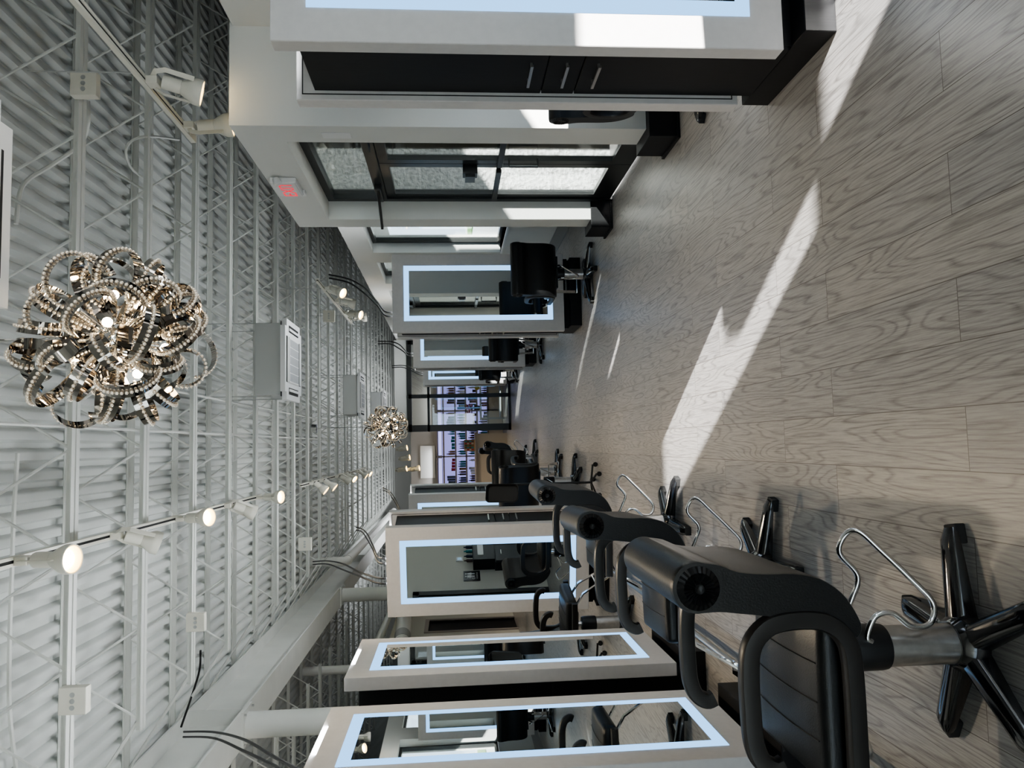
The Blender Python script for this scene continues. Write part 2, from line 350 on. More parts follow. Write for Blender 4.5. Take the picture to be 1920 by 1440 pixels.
for i, y in enumerate(JY):
    lab = 'white steel roof joist beyond the long beam, %s from the camera' % ORD[i]
    if j1 is None:
        j1 = thing('roof_joist', lab, 'roof joist', (0, y, 0), 0, 'roof joists beyond the long beam'); joist_parts(j1, -8.9, -4.0, None)
    else: dup(j1, lab, (0, y, 0))
BX0, BX1, BZ0, BZ1 = -3.33, -2.93, 3.96, 4.60
bm_ = MB().box(BX0, BX1, -1.2, 36, BZ0, BZ0+.022).box(BX0, BX1, -1.2, 36, BZ1-.022, BZ1).box((BX0+BX1)/2-.01, (BX0+BX1)/2+.01, -1.2, 36, BZ0+.022, BZ1-.022)
for y in (9.3, 21.8): bm_.box(BX0+.01, BX1-.01, y-.008, y+.008, BZ0+.022, BZ1-.022)
tag(bm_.obj('steel_beam', 'steel'), 'long white steel I-beam running the length of the ceiling over the left stations', 'beam', kind='thing')
for i, y in enumerate((1.5, 9.3, 17.0, 22.2)[1:3]):
    c = thing('round_column', ('thick white round steel column under the long beam behind the nearest mirrors', 'white round steel column under the far part of the long beam')[i], 'column', (-3.13, y, 0))
    MB().lathe([(.145, .02), (.145, 3.93)], 32).obj('shaft', 'steel', c, True)
    p = MB().box(-.2, .2, -.2, .2, 3.93, 3.96)
    p.obj('cap_plate', 'steel', c); MB().box(-.2, .2, -.2, .2, 0, .02).obj('base_plate', 'steel', c)
    for a in (-1, 1):
        for b in (-1, 1): MB().lathe([(.014, 3.905), (.014, 3.93)], 6, Matrix.Translation((a*.165, b*.165, 0))).obj('bolt', 'galv', c)
for x, l in ((.57, 'right'), (.19, 'left')):
    tag(MB().tube([(x, -1, ZB+.06), (x, 35.8, ZB+.06)], .012, 6).obj('bridging_rod', 'steel'), 'thin white bridging rod tying the joists above the chandelier, %s one of the pair' % l, 'rod', 'bridging rods')
# drain pipes
def pipe(name, label, pts, r, joints=()):
    o = thing(name, label, 'pipe'); o.location = pts[0]
    L_ = [Vector(p)-Vector(pts[0]) for p in pts]; sm = []
    for i, p in enumerate(L_):
        if 0 < i < len(L_)-1:
            a = p+(L_[i-1]-p).normalized()*r*1.8; b = p+(L_[i+1]-p).normalized()*r*1.8
            for j in range(7): t = j/6; sm.append(a*(1-t)**2+p*2*t*(1-t)+b*t*t)
        else: sm.append(p)
    MB().tube(sm, r, 20).obj('pipe_run', 'pvc', o, True)
    for i in range(1, len(L_)-1):
        for q in (L_[i-1], L_[i+1]):
            dr = (q-L_[i]).normalized(); c = L_[i]+dr*r*2.3
            MB().tube([c-dr*.05, c+dr*.05], r*1.1, 20).obj('pipe_collar', 'pvc', o, True)
    return o
pipe('drain_pipe', 'large white drain pipe with elbow turning down beside the long beam', [(-2.42, 17, 4.62), (-2.42, 17, 3.85), (-2.42, 30, 3.8)], .10)
pipe('drain_pipe', 'white drain pipe running below and left of the long beam', [(-4.3, 15.6, 4.5), (-4.3, 15.6, 3.30), (-4.3, 21.5, 3.2), (-4.3, 21.5, 1.4)], .085)
t = thing('round_duct', 'white round duct with grey bands seen between the mirror stations', 'duct', (-3.85, 14.5, 2.55))
MB().tube([(0, 0, 0), (0, 7.5, .3)], .16, 24).obj('duct_run', 'pvc', t, True)
for y in (1.2, 3.4): MB().tube([(0, y, y*.04), (0, y+.55, (y+.55)*.04)], .166, 24).obj('duct_band', 'pipeband', t, True)

# ------------------------------------------------------------------ styling stations
def mirror_panel(root, yf, s):
    # yf: outer face, s: direction of that face (-1 front, +1 back)
    y0, y1 = sorted((yf, yf-s*.08))
    p = MB().box(-.46, .46, y0, y1, .2, 2.21, bev=.003, seg=1).obj('mirror_panel', 'panel', root)
    m1, m2 = .135, .195
    def rect(y, m): return [Vector((-.46+m, y, .2+m)), Vector((.46-m, y, .2+m)), Vector((.46-m, y, 2.21-m)), Vector((-.46+m, y, 2.21-m))]
    yl, ym = yf+s*.003, yf+s*.005
    b = MB(); a, c = rect(yl, m1), rect(yl, m2)
    for i in range(4): b.quad(a[i], a[(i+1) % 4], c[(i+1) % 4], c[i])
    a2 = rect(yf-s*.001, m1)
    for i in range(4): b.quad(a[i], a[(i+1) % 4], a2[(i+1) % 4], a2[i])
    b.obj('light_band', 'led', p)
    x = .46-m2; y2, y3 = sorted((yf-s*.001, yf+s*.004))
    MB().box(-x, x, y2, y3, .2+m2, 2.21-m2).obj('mirror', 'mirror', p)
def make_station(label):
    r = thing('styling_station', label, 'styling station', group='mirror styling stations')
    mirror_panel(r, -.29, -1); mirror_panel(r, .29, 1)
    MB().box(-.40, .40, -.21, .21, .13, 2.13).obj('cabinet', 'cab', r)
    MB().box(-.405, .405, -.335, .335, 0, .13, bev=.003, seg=1).obj('plinth', 'cab', r)
    for s in (-1, 1):
        for nm, z0, z1, hz in (('door', 1.123, 2.128, 1.19), ('drawer', .973, 1.117, 1.04), ('door', .14, .967, .905)):
            x0, x1 = sorted((s*.40, s*.418))
            dd = MB().box(x0, x1, -.208, .208, z0, z1, bev=.0015, seg=1).obj('cabinet_'+nm if nm == 'door' else nm, 'cab', r)
            h = MB().box(*sorted((s*.438, s*.448)), -.095, .095, hz-.006, hz+.006)
            for y in (-.07, .07): h.box(*sorted((s*.418, s*.44)), y-.005, y+.005, hz-.005, hz+.005)
            h.obj('handle', 'nickel', dd)
    for pn, s in zip([c for c in kids(r) if c.name.startswith('mirror_panel')], (1, -1)):
        y = s*-.21; g = MB(); y0, y1 = sorted((y-s*.001, y+s*.001))
        for a in (-1, 1): g.box(*sorted((a*.435, a*.430)), y0, y1, .23, 2.18)
        for z in (.225, 2.18): g.box(-.435, .435, y0, y1, z, z+.005)
        g.obj('edge_groove', 'dark', pn)
    return r
STN = [
    ('grey styling station by the entrance door with sun falling on its mirror panel', (2.005, 3.15, 0), 0),
    ('grey styling station with one black chair in front, just beyond the entrance door', (1.78, 9.19, 0), 0),
    ('grey styling station on the window side, between the door-side station and the sunlit far one', (1.86, 14.04, 0), 0),
    ('small far styling station next to the black glass vestibule, half lit by sun', (1.92, 18.7, 0), 0),
    ('nearest styling station on the aisle side, mirror showing a chair leg, window and floor', (-1.655, 3.80, 0), PI/2),
    ('styling station behind the nearest one, mirror showing a chandelier and a thin black stand', (-1.645, 5.20, 0), PI/2),
    ('styling station facing the camera whose mirror shows a restroom sign', (-1.165, 8.02, 0), -.227),
    ('far styling station behind the black tool tray, before the product shelves', (-1.10, 12.1, 0), -.227),
]
s0 = None
for lab, loc, rz in STN:
    if s0 is None: s0 = make_station(lab); s0.location = loc; s0.rotation_euler = (0, 0, rz)
    else: dup(s0, lab, loc, rz)

# ------------------------------------------------------------------ styling chairs
def pleat_disc(x, cy, cz, r, s):
    b = MB(); n = 48; c = b.b.verts.new((x+s*.004, cy, cz)); rings = []
    for rr, h in ((.22, .012), (.30, .004), (.72, .009), (1, 0)):
        ring = []
        for j in range(n):
            a = 2*PI*j/n; hh = h + (.005*(j % 2) if .25 < rr < .9 else 0)
            ring.append(b.b.verts.new((x+s*hh, cy+rr*r*math.cos(a), cz+rr*r*math.sin(a))))
        rings.append(ring)
    for j in range(n): b.b.faces.new((c, rings[0][j], rings[0][(j+1) % n]))
    for p, q in zip(rings, rings[1:]):
        for j in range(n): b.b.faces.new((p[j], p[(j+1) % n], q[(j+1) % n], q[j]))
    return b
def make_chair(label):
    r = thing('styling_chair', label, 'salon chair', group='black styling chairs')
    # star base
    hub = MB().lathe([(.03, .025), (.085, .028), (.088, .06), (.075, .085), (.064, .10), (.05, .10)], 32).obj('base_hub', 'gloss', r, True)
    for k in range(5):
        mx = Matrix.Rotation(2*PI*k/5, 4, 'Z'); rings = []
        for i in range(9):
            t = i/8; x = .05+.285*t; hw = .041-.009*t; zt = .088-.033*t; zb = .022+.006*t
            if i == 8: hw *= .72; zt -= .012
            rings.append([mx @ Vector((x, y*hw, zb+z*(zt-zb))) for y, z in ((-1, 0), (-1, .55), (-.8, .85), (-.35, 1), (.35, 1), (.8, .85), (1, .55), (1, 0))])
        l = MB().loft(rings).obj('leg', 'gloss', r, True, 50)
        MB().box(.285, .345, -.027, .027, .0, .036, mx, bev=.004).obj('foot', 'rubber', l)
    MB().lathe([(.058, .095), (.058, .305)], 32).obj('column', 'alum', r, True)
    MB().lathe([(.055, .30), (.064, .305), (.066, .32), (.066, .405), (.06, .43), (.03, .432)], 32).obj('column_collar', 'plastic', r, True, 30)
    # pump lever
    P = [(.05, -.055, .40), (.045, -.13, .365), (.04, -.20, .345), (.035, -.27, .40), (.02, -.325, .385), (0, -.335, .355), (-.015, -.28, .30), (-.03, -.20, .225), (-.045, -.13, .17), (-.06, -.075, .19), (-.065, -.07, .25), (-.065, -.11, .305), (-.062, -.10, .355), (-.058, -.045, .38), (-.055, -.03, .365)]
    MB().tube(spline(P, 6), .0085, 10).obj('pump_lever', 'chrome', r, True)
    up = []
    up.append(MB().lathe([(.027, .42), (.027, .49)], 20).obj('piston', 'chrome', r, True))
    up.append(MB().box(-.17, .17, -.12, .18, .485, .505, bev=.004).obj('seat_plate', 'plastic', r))
    # seat cushion
    sb = MB().box(-.225, .225, -.135, .30, .505, .60, bev=.028, seg=4)
    bmesh.ops.subdivide_edges(sb.b, edges=[e for e in sb.b.edges if e.calc_length() > .15], cuts=6, use_grid_fill=True)
    for v in sb.b.verts:
        if v.co.z > .57: v.co.z += .018*max(0, 1-(v.co.x/.225)**2)*max(0, 1-((v.co.y-.08)/.22)**2)
    st_ = sb.obj('seat', 'leather', r, True, 60); up.append(st_)
    q = MB(); zt = lambda x, y: .6005+.018*max(0, 1-(x/.225)**2)*max(0, 1-((y-.08)/.22)**2)
    for y in (-.02, .08, .18): q.tube([(x, y, zt(x, y)) for x in [-.2+.05*i for i in range(9)]], .0022, 5)
    q.obj('seam', 'plastic', st_)
    # back with rolled top
    front = [(-.095, .53), (-.125, .60), (-.150, .68), (-.163, .76), (-.172, .83), (-.178, .88)]
    cy, cz, rr = -.242, .937, .066
    roll = [(cy+rr*math.cos(math.radians(a)), cz+rr*math.sin(math.radians(a))) for a in range(-10, 205, 14)]
    rear = [(-.297, .875), (-.278, .83), (-.270, .76), (-.268, .68), (-.252, .61), (-.215, .555), (-.165, .52), (-.12, .505)]
    poly = [Vector((0, a, b)) for a, b in front+roll+rear]
    poly = [(p.y, p.z) for p in spline(poly, 3, True)]
    ccy = sum(p[0] for p in poly)/len(poly); ccz = sum(p[1] for p in poly)/len(poly)
    rings = []
    for x, sc_ in ((-.275, .94), (-.268, .985), (-.255, 1), (0, 1.0), (.255, 1), (.268, .985), (.275, .94)):
        rings.append([Vector((x, p[0]+(ccy-p[0])*(1-sc_)*.5, p[1]+(ccz-p[1])*(1-sc_)*.3)) for p in poly])
    bk = MB().loft(rings).obj('backrest', 'leather', r, True, 50); up.append(bk)
    for s in (-1, 1): pleat_disc(s*.275, cy+.002, cz-.003, .056, s).obj('end_rosette', 'leather', bk, True, 20)
    for s in (-1, 1):
        path = [(s*.262, y, z) for y, z in ((.30, .535), (.15, .533), (-.03, .535), (-.10, .552), (-.142, .605), (-.150, .68), (-.138, .75), (-.095, .795), (-.03, .808), (.08, .808), (.15, .803), (.195, .785), (.215, .752), (.208, .728))]
        pr = [(-.019, -.02), (-.012, -.024), (.012, -.024), (.019, -.02), (.021, 0), (.019, .02), (.012, .024), (-.012, .024), (-.019, .02), (-.021, 0)]
        up.append(MB().tube(spline(path, 5), 0, prof=pr, up=(1, 0, 0)).obj('armrest', 'armblk', r, True, 50))
    # chrome foot rest
    fr = MB()
    for s in (-1, 1): fr.tube([(s*.13, .24, .495), (s*.125, .33, .44), (s*.10, .47, .20), (s*.10, .485, .185)], 0, prof=[(-.005, -.016), (.005, -.016), (.005, .016), (-.005, .016)], up=(0, .5, .8))
    fr.box(-.115, .115, .46, .53, .178, .190, bev=.003).tube([(-.115, .40, .32), (.115, .40, .32)], .007, 8)
    up.append(fr.obj('footrest', 'chrome', r, True))
    r['_up'] = 1
    return r, [o.name for o in up]
c0, upn = make_chair('x'); UP = {n.split('.')[0] for n in upn}
del c0['_up']
# (label, hub x, y, facing angle, base turn handled inside, drop of the seat)
CH = [
    ('nearest black salon chair, side view, star base fully in sight at the bottom right', -.615, 2.215, PI/2, 0, 10),
    ('black salon chair second from the camera in the aisle row facing the mirrors', -.62, 3.70, PI/2+.03, 0, -15),
    ('black salon chair third in the aisle row, its leg lying in the sun stripe', -.57, 5.32, PI/2-.03, 0, -22),
    ('black salon chair with its back to the camera before the mirror beyond the door', 1.83, 8.17, .0, .10, -20),
    ('black salon chair at the window-side station half hidden behind the door-side one', 1.66, 12.75, -.05, .08, 5),
    ('black salon chair at the sunlit far station by the vestibule', 1.72, 17.5, .1, .08, 0),
    ('black salon chair between two mirrors showing its chrome footrest from the front', -1.60, 6.90, -PI/2-.2, .0, 30),
    ('black salon chair just beyond the black tool tray, back to the camera', -.47, 9.45, -.25, .0, 10),
    ('black salon chair in the middle of the far aisle group, back to the camera', -.40, 11.0, .2, 0, 25),
    ('black salon chair in side profile before the beige desk, nearer of the two', -.26, 14.1, PI/2+.1, .03, 5),
    ('black salon chair in side profile before the beige desk, farther of the two', -.36, 15.9, PI/2, .0, 5),
    ('black salon chair glimpsed behind the sunlit door-side station', 2.19, 4.20, PI-.1, .07, 0),
    ('black salon chair facing the sunlit mirror beside the camera', 2.36, 1.85, .1, .0, 0),  # out of view, added for its shadow on the sun patches
]
first = True
for lab, x, y, rz, drop, turn in CH:
    r = c0 if first else None
    if first: c0['label'] = lab; base = c0
    else: base = dup(c0, lab)
    base.location = (x, y, 0); base.rotation_euler = (0, 0, rz)
    for ch in kids(base):
        n = ch.name.split('.')[0]
        if n in UP: ch.location.z = -drop
        elif n in ('leg', 'base_hub'):
            ch.rotation_euler.z = math.radians(turn)-rz
    if first: first_up = base
    first = False
# the legs of the source chair were turned, copies took that turn and got their own above

# foot rail on the floor along the aisle row
t = thing('foot_rail', 'long chrome foot rail along the floor before the aisle-side mirrors', 'foot rail', (-1.18, 0, 0))
MB().tube([(0, 1.0, .085), (0, 7.3, .085)], .019, 16).obj('rail_tube', 'nickel', t, True)
for y in (1.6, 2.9, 4.05, 5.2, 6.2, 7.2):
    p = MB().lathe([(.035, 0), (.035, .008), (.012, .012), (.012, .07)], 16, Matrix.Translation((0, y, 0))).obj('rail_post', 'nickel', t, True)

# ------------------------------------------------------------------ tool tray on a wheeled stand
t = thing('tool_tray_stand', 'black rounded salon tool tray tilted on a wheeled stand in the far aisle', 'tray', (-.42, 8.12, 0))
mx = Matrix.Translation((-.09, -.06, 1.03)) @ Matrix.Rotation(math.radians(72), 4, 'X') @ Matrix.Rotation(.3, 4, 'Y')
tr = MB()
def rr(hw, hh, z, rad, n=6):
    o = []
    for cx, cy, a0 in ((hw-rad, hh-rad, 0), (-hw+rad, hh-rad, 90), (-hw+rad, -hh+rad, 180), (hw-rad, -hh+rad, 270)):
        for j in range(n+1): a = math.radians(a0+90*j/n); o.append(mx @ Vector((cx+rad*math.cos(a), cy+rad*math.sin(a), z)))
    return o
tr.loft([rr(.085, .16, -.012, .04), rr(.10, .175, .03, .045), rr(.094, .169, .03, .042), rr(.08, .155, -.004, .037)])
tr.obj('tray', 'plastic', t, True, 30)
MB().tube([(0, 0, .07), (0, 0, .90), (-.06, -.03, 1.0)], .012, 10).obj('pole', 'plastic', t, True)
for k in range(5):
    a = 2*PI*k/5+.2; e = Vector((.19*math.cos(a), .19*math.sin(a), .055))
    l = MB().tube([(0, 0, .085), e], .011, 8).obj('leg', 'plastic', t, True)
    MB().lathe([(.005, -.012), (.024, -.012), (.026, 0), (.024, .012), (.005, .012)], 14, Matrix.Translation(e-Vector((0, 0, .029))) @ Matrix.Rotation(PI/2, 4, 'X')).obj('caster', 'rubber', l, True)

# ------------------------------------------------------------------ entrance door
DX = 2.27
f = MB().box(DX, DX+.09, 5.22, 5.28, 0, 2.64).box(DX, DX+.09, 6.96, 7.03, 0, 2.64).box(DX, DX+.09, 5.28, 6.96, 2.58, 2.64).box(DX, DX+.09, 5.28, 6.96, 2.10, 2.19)
dr = struct(f.obj('door_1', 'blkmetal'))
MB().box(DX+.04, DX+.046, 5.28, 6.96, 2.19, 2.58).obj('transom_pane', 'glass', dr)
for k, (a, b) in enumerate(((5.285, 6.115), (6.125, 6.955))):
    lf = MB().box(DX+.02, DX+.065, a, a+.075, .02, 2.095).box(DX+.02, DX+.065, b-.075, b, .02, 2.095).box(DX+.02, DX+.065, a+.075, b-.075, .02, .20).box(DX+.02, DX+.065, a+.075, b-.075, 2.02, 2.095)
    lf = lf.obj('door_leaf', 'blkmetal', dr)
    MB().box(DX+.039, DX+.045, a+.075, b-.075, .2, 2.02).obj('pane', 'glass', lf)
    MB().box(DX-.035, DX+.0, a+.05, b-.05, 1.10, 1.145, bev=.004).box(DX-.02, DX+.02, a+.06, a+.1, 1.105, 1.14).box(DX-.02, DX+.02, b-.1, b-.06, 1.105, 1.14).obj('push_bar', 'blkmetal', lf)
    MB().box(DX-.05, DX+.02, 5.40 if k == 0 else 6.55, 5.72 if k == 0 else 6.90, 2.125, 2.18, bev=.006).obj('door_closer', 'blkmetal', lf)
    h = [(DX+.02, (6.0 if k == 0 else 6.22), .82), (DX-.045, (6.0 if k == 0 else 6.22), .82), (DX-.045, (6.0 if k == 0 else 6.22), 1.05), (DX+.02, (6.0 if k == 0 else 6.22), 1.05)]
    if k == 0: MB().tube(h, .011, 8).obj('pull_handle', 'blkmetal', lf)
    else:
        MB().box(DX-.05, DX+.02, 6.145, 6.26, 1.30, 1.42, bev=.004).box(DX-.075, DX-.05, 6.16, 6.30, 1.32, 1.40).obj('lock_box', 'plastic', lf)
MB().tube([(DX-.03, 6.6, 2.15), (DX-.32, 6.75, 2.13), (DX-.34, 6.76, 2.13)], .012, 8).obj('closer_arm', 'blkmetal', dr)
tag(MB().box(2.094, 2.10, 5.05, 5.14, 2.19, 2.38, bev=.002).obj('wall_plate', 'white'), 'blank white plate on the entrance surround beside the door', 'wall plate')
tag(MB().box(2.07, 2.10, 6.20, 6.29, 2.70, 2.755, bev=.006).obj('motion_sensor', 'white'), 'small white sensor box under the exit sign', 'sensor')
ex = thing('exit_sign', 'white exit sign with red EXIT letters above the entrance door', 'sign', (2.10, 6.07, 2.815))
MB().box(-.045, 0, -.16, .16, -.1, .1, bev=.008).obj('housing', 'white', ex)
MB().box(-.05, -.045, -.15, .15, -.09, .09).obj('face_plate', 'white', ex)
ma = Matrix.Translation((-.051, .0, -.012)) @ Matrix.Rotation(-PI/2, 4, 'Z') @ Matrix.Rotation(PI/2, 4, 'X')
text('EXIT', .15, 'red', 'lettering', ex, ma, .0008)
MB().lathe([(.025, 0), (.034, .035), (.034, .05), (.028, .052)], 16, Matrix.Translation((-.02, -.18, .05)) @ Matrix.Rotation(-PI/2-.4, 4, 'Y')).obj('lamp_head', 'white', ex, True)

# ------------------------------------------------------------------ left wall things seen in the mirrors
rd = struct(MB().box(LW, LW+.03, 3.65, 3.75, 0, 2.22).box(LW, LW+.03, 4.65, 4.75, 0, 2.22).box(LW, LW+.03, 3.65, 4.75, 2.12, 2.22).obj('door_2', 'cab'))
MB().box(LW-.06, LW-.02, 3.75, 4.65, 0, 2.12).obj('door_leaf', 'cab', rd)
d3 = struct(MB().box(LW-.05, LW+.03, 19.1, 19.2, 0, 2.3).box(LW-.05, LW+.03, 20.4, 20.5, 0, 2.3).box(LW-.05, LW+.03, 19.2, 20.4, 2.2, 2.3).obj('door_3', 'taupe'))
MB().box(LW-.1, LW-.05, 19.2, 20.4, 0, 2.2).obj('door_leaf', 'cab', d3)
rs = thing('restroom_sign', 'black restroom sign with white figures seen in the camera-facing mirror', 'sign', (LW, 3.24, 1.25))
MB().box(0, .008, -.14, .14, -.14, .14, bev=.003).obj('plaque', 'plastic', rs)
pc = MB()
def fig(cy, skirt):
    pc.lathe([(.001, 0), (.016, 0), (.016, .003), (.001, .003)], 14, Matrix.Translation((.008, cy, .10)) @ Matrix.Rotation(PI/2, 4, 'Y'))
    if skirt: pc.prism([(cy-.012, .078), (cy+.012, .078), (cy+.034, .005), (cy+.014, .005), (cy+.014, -.05), (cy-.014, -.05), (cy-.014, .005), (cy-.034, .005)], .008, .011)
    else: pc.prism([(cy-.026, .078), (cy+.026, .078), (cy+.026, .01), (cy+.016, .01), (cy+.016, -.05), (cy-.016, -.05), (cy-.016, .01), (cy-.026, .01)], .008, .011)
fig(-.055, True); fig(.015, False)
pc.lathe([(.016, 0), (.026, 0), (.026, .003), (.016, .003)], 18, Matrix.Translation((.008, .07, -.03)) @ Matrix.Rotation(PI/2, 4, 'Y'), caps=False)
pc.prism([(.058, .05), (.068, .05), (.068, .0), (.058, .0)], .008, .011).ball((.009, .063, .068), .010)
pc.obj('pictograms', 'white', rs)
text('RESTROOM', .035, 'white', 'lettering', rs, Matrix.Translation((.009, 0, -.09)) @ Matrix.Rotation(PI/2, 4, 'Z') @ Matrix.Rotation(PI/2, 4, 'X'), .001)
th = thing('thermostat', 'small white thermostat on the beige wall seen in the camera-facing mirror', 'thermostat', (LW, 2.75, 1.45))
MB().box(0, .02, -.06, .06, -.06, .06, bev=.005).obj('case', 'white', th); MB().box(.02, .022, -.035, .035, -.03, .035).obj('screen', 'screen', th)
sb = thing('supply_cabinet', 'black supply cabinet with a hutch seen in the camera-facing mirror', 'cabinet', (LW+.02, 2.62, 0))
MB().box(-.015, .16, -.50, .50, .0, .85, bev=.004).obj('carcass', 'cab', sb); MB().box(-.015, .20, -.52, .46, .85, 1.22, bev=.004).obj('hutch', 'cab', sb)
for y in (-.24, .24):
    dd = MB().box(.16, .176, y-.235, y+.235, .08, .83).obj('cabinet_door', 'cab', sb); MB().box(.188, .198, y-.06, y+.06, .73, .742).box(.176, .19, y-.05, y-.04, .732, .74).box(.176, .19, y+.04, y+.05, .732, .74).obj('handle', 'nickel', dd)
for y in (-.22, .18): MB().box(.20, .206, y-.15, y+.15, 1.04, 1.14).obj('label_card', 'white', sb)
for k, (y, c_) in enumerate(((-.35, 'navy'), (-.22, 'brown'), (-.08, 'navy'), (.05, 'teal'), (.2, 'navy'), (.33, 'brown'))):
    tag(MB().lathe([(.001, 0), (.03, .002), (.03, .1), (.012, .12), (.012, .15), (.001, .15)], 12).obj('product_bottle', c_, smooth=True, loc=(LW+.10, 2.60+y, 1.223)), 'dark bottle on the black supply cabinet hutch, %s in its row' % ORD[k], 'bottle', 'bottles on the supply cabinet')

# ------------------------------------------------------------------ track lights
def make_head(lab):
    h = thing('track_light', lab, 'track light', group='cream track light heads')
    MB().box(-.024, .024, -.045, .045, -.07, 0, bev=.004).obj('track_adapter', 'cream', h)
    return h
def head_parts(root, d, lit, droop=.20):
    # d: aim direction
    d = Vector(d).normalized(); q = d.to_track_quat('Z', 'X').to_matrix().to_4x4(); o = Vector((0, 0, -.10))
    mx = Matrix.Translation(o) @ q
    MB().lathe([(.02, -.01), (.042, -.01), (.045, 0), (.045, .10), (.04, .105)], 24, mx).obj('lamp_socket', 'cream', root, True)
    MB().lathe([(.042, .10), (.055, .125), (.075, .165), (.083, .185), (.083, .225), (.077, .225), (.068, .17), (.04, .12)], 28, mx).obj('lamp_shade', 'cream', root, True)
    MB().lathe([(.0, .205), (.03, .204), (.052, .195), (.06, .18)], 20, mx, caps=False).obj('lamp_face', 'bulb' if lit else 'bulb', root, True)
    MB().lathe([(.06, .18), (.074, .222)], 24, mx, caps=False).obj('reflector', 'bulbring', root, True)
    yk = MB()
    yk.tube([mx @ Vector(p) for p in ((.088, 0, .17), (.088, 0, .0), (.06, 0, -.055), (0, 0, -.075), (-.06, 0, -.055), (-.088, 0, .0), (-.088, 0, .17))], 0, prof=[(-.002, -.016), (.002, -.016), (.002, .016), (-.002, .016)])
    yk.tube([(0, 0, -.06), mx @ Vector((0, 0, -.07))], .012, 10)
    yk.obj('yoke', 'cream', root)
RZ = 3.41
def track(lab, x, y0, y1, z):
    t = thing('light_track', lab, 'light track', (x, 0, z))
    MB().box(-.027, -.009, y0, y1, 0, .026).box(.009, .027, y0, y1, 0, .026).box(-.027, .027, y0, y1, .026, .032).obj('rail', 'cream', t)
    MB().box(-.009, .009, y0+.02, y1-.02, .006, .026).obj('slot', 'dark', t)
    MB().box(-.029, .029, y1-.11, y1+.01, -.004, .034, bev=.003).obj('end_cap', 'cream', t)
    y = y0+.6
    while y < y1: MB().tube([(0, y, .032), (0, y, ZB-z+.02)], .005, 6).obj('hanger_rod', 'galv', t); y += 2.4
TZ = 3.97
track('cream light track along the ceiling above the aisle, nearest on the left', -.58, 1.2, 10.1, TZ)
track('cream light track farther along above the aisle with paired lamps', -.58, 12.7, 22.0, TZ)
track('cream light track near the entrance wall carrying two lamps', 2.32, 1.7, 5.72, RZ)
track('cream light track above the windows beyond the entrance', 2.40, 11.0, 14.8, RZ)
def head(lab, x, y, d, z=3.97):
    h = make_head(lab); h.location = (x, y, z); head_parts(h, d, True); return h
HL = [('big lit cream track lamp nearest the camera over the aisle', 4.55, (.02, -.24, -1)), ('cream track lamp second along the aisle track turned away', 5.75, (-.4, .5, -1)),
      ('lit cream track lamp third along the aisle track', 7.05, (.05, -.45, -1)), ('cream track lamp fourth along the aisle track turned away', 8.5, (-.5, .5, -1)),
      ('lit cream track lamp at the far end of the first aisle track', 9.85, (.0, -.38, -1))]
for l, y, dd in HL: head(l, -.58, y, dd)
for i, (y, dd) in enumerate(((13.4, (-.75, -.1, -1)), (14.4, (-.75, -.1, -1)), (16.3, (-.6, .5, -1)), (17.4, (-.6, -.5, -1)), (19.6, (-.7, -.1, -1)), (20.6, (-.6, -.3, -1)))):
    head('cream track lamp on the far aisle track, %s along it' % ORD[i], -.58, y, dd)
head('cream track lamp nearer of two by the entrance wall', 2.32, 4.82, (-.2, .3, -1), RZ)
head('cream track lamp at the track end by the entrance wall', 2.32, 5.50, (.12, .1, -1), RZ)
for i, (y, dd) in enumerate(((11.6, (-.5, -.5, -1)), (12.6, (-.2, .3, -1)), (13.7, (-.3, -.4, -1)), (14.3, (.1, .2, -1)))):
    head('cream track lamp above the right-hand windows, %s from the camera' % ORD[i], 2.40, y, dd, RZ)
# retail area far lamps
for i, (u, v) in enumerate(((759, 842), (764, 860), (782, 880), (758, 881))):
    p = onY(u, v, 21.5)
    h = dup(bpy.data.objects['track_light'], 'tiny lit spot lamp over the product shelves, %s along' % ORD[i], (p.x, p.y, p.z+.25), .6)

# ------------------------------------------------------------------ ceiling cassettes
def make_cassette(lab):
    t = thing('ceiling_cassette', lab, 'air conditioner', group='ceiling cassette air conditioners')
    MB().box(-.42, .42, -.42, .42, .06, .36, bev=.01).obj('body', 'galv', t)
    p = MB().box(-.475, .475, -.475, .475, .0, .055)
    ve = [e for e in p.b.edges if abs(e.verts[0].co.z-e.verts[1].co.z) > .03]
    bmesh.ops.bevel(p.b, geom=ve, offset=.09, segments=6, affect='EDGES')
    p.obj('face_panel', 'white', t, True, 30)
    g_ = MB().box(-.27, .27, -.27, .27, -.012, 0, bev=.004).obj('grille', 'white', t)
    for k in range(5):
        MB().box(-.25+k*.102, -.25+k*.102+.09, -.25, .25, -.014, -.012).obj('grille_panel', 'grey', g_)
    for k in range(4):
        mx = Matrix.Rotation(PI/2*k, 4, 'Z')
        MB().box(-.27, .27, .33, .41, -.003, .0, mx).obj('air_slot', 'dark', t)
        MB().box(-.265, .265, .345, .375, -.012, -.003, mx).obj('louver', 'white', t)
    MB().box(-.44, .44, -.44, .44, .055, .06).obj('gasket', 'dark', t)
    for a in (-1, 1):
        for b in (-1, 1): MB().tube([(a*.43, b*.3, .2), (a*.43, b*.3, .95)], .006, 6).obj('hanger_rod', 'galv', t)
    return t
k0 = make_cassette('white ceiling cassette unit just ahead of the large chandelier'); k0.location = (1.06, 9.48, 3.45)
dup(k0, 'white ceiling cassette unit second in line, beside the small chandelier', (1.12, 16.75, 3.45))
dup(k0, 'white ceiling cassette unit farthest along the ceiling', (1.15, 22.4, 3.45))
dup(k0, 'white ceiling cassette corner at the near edge of the ceiling', (1.0, 2.86, 3.39))

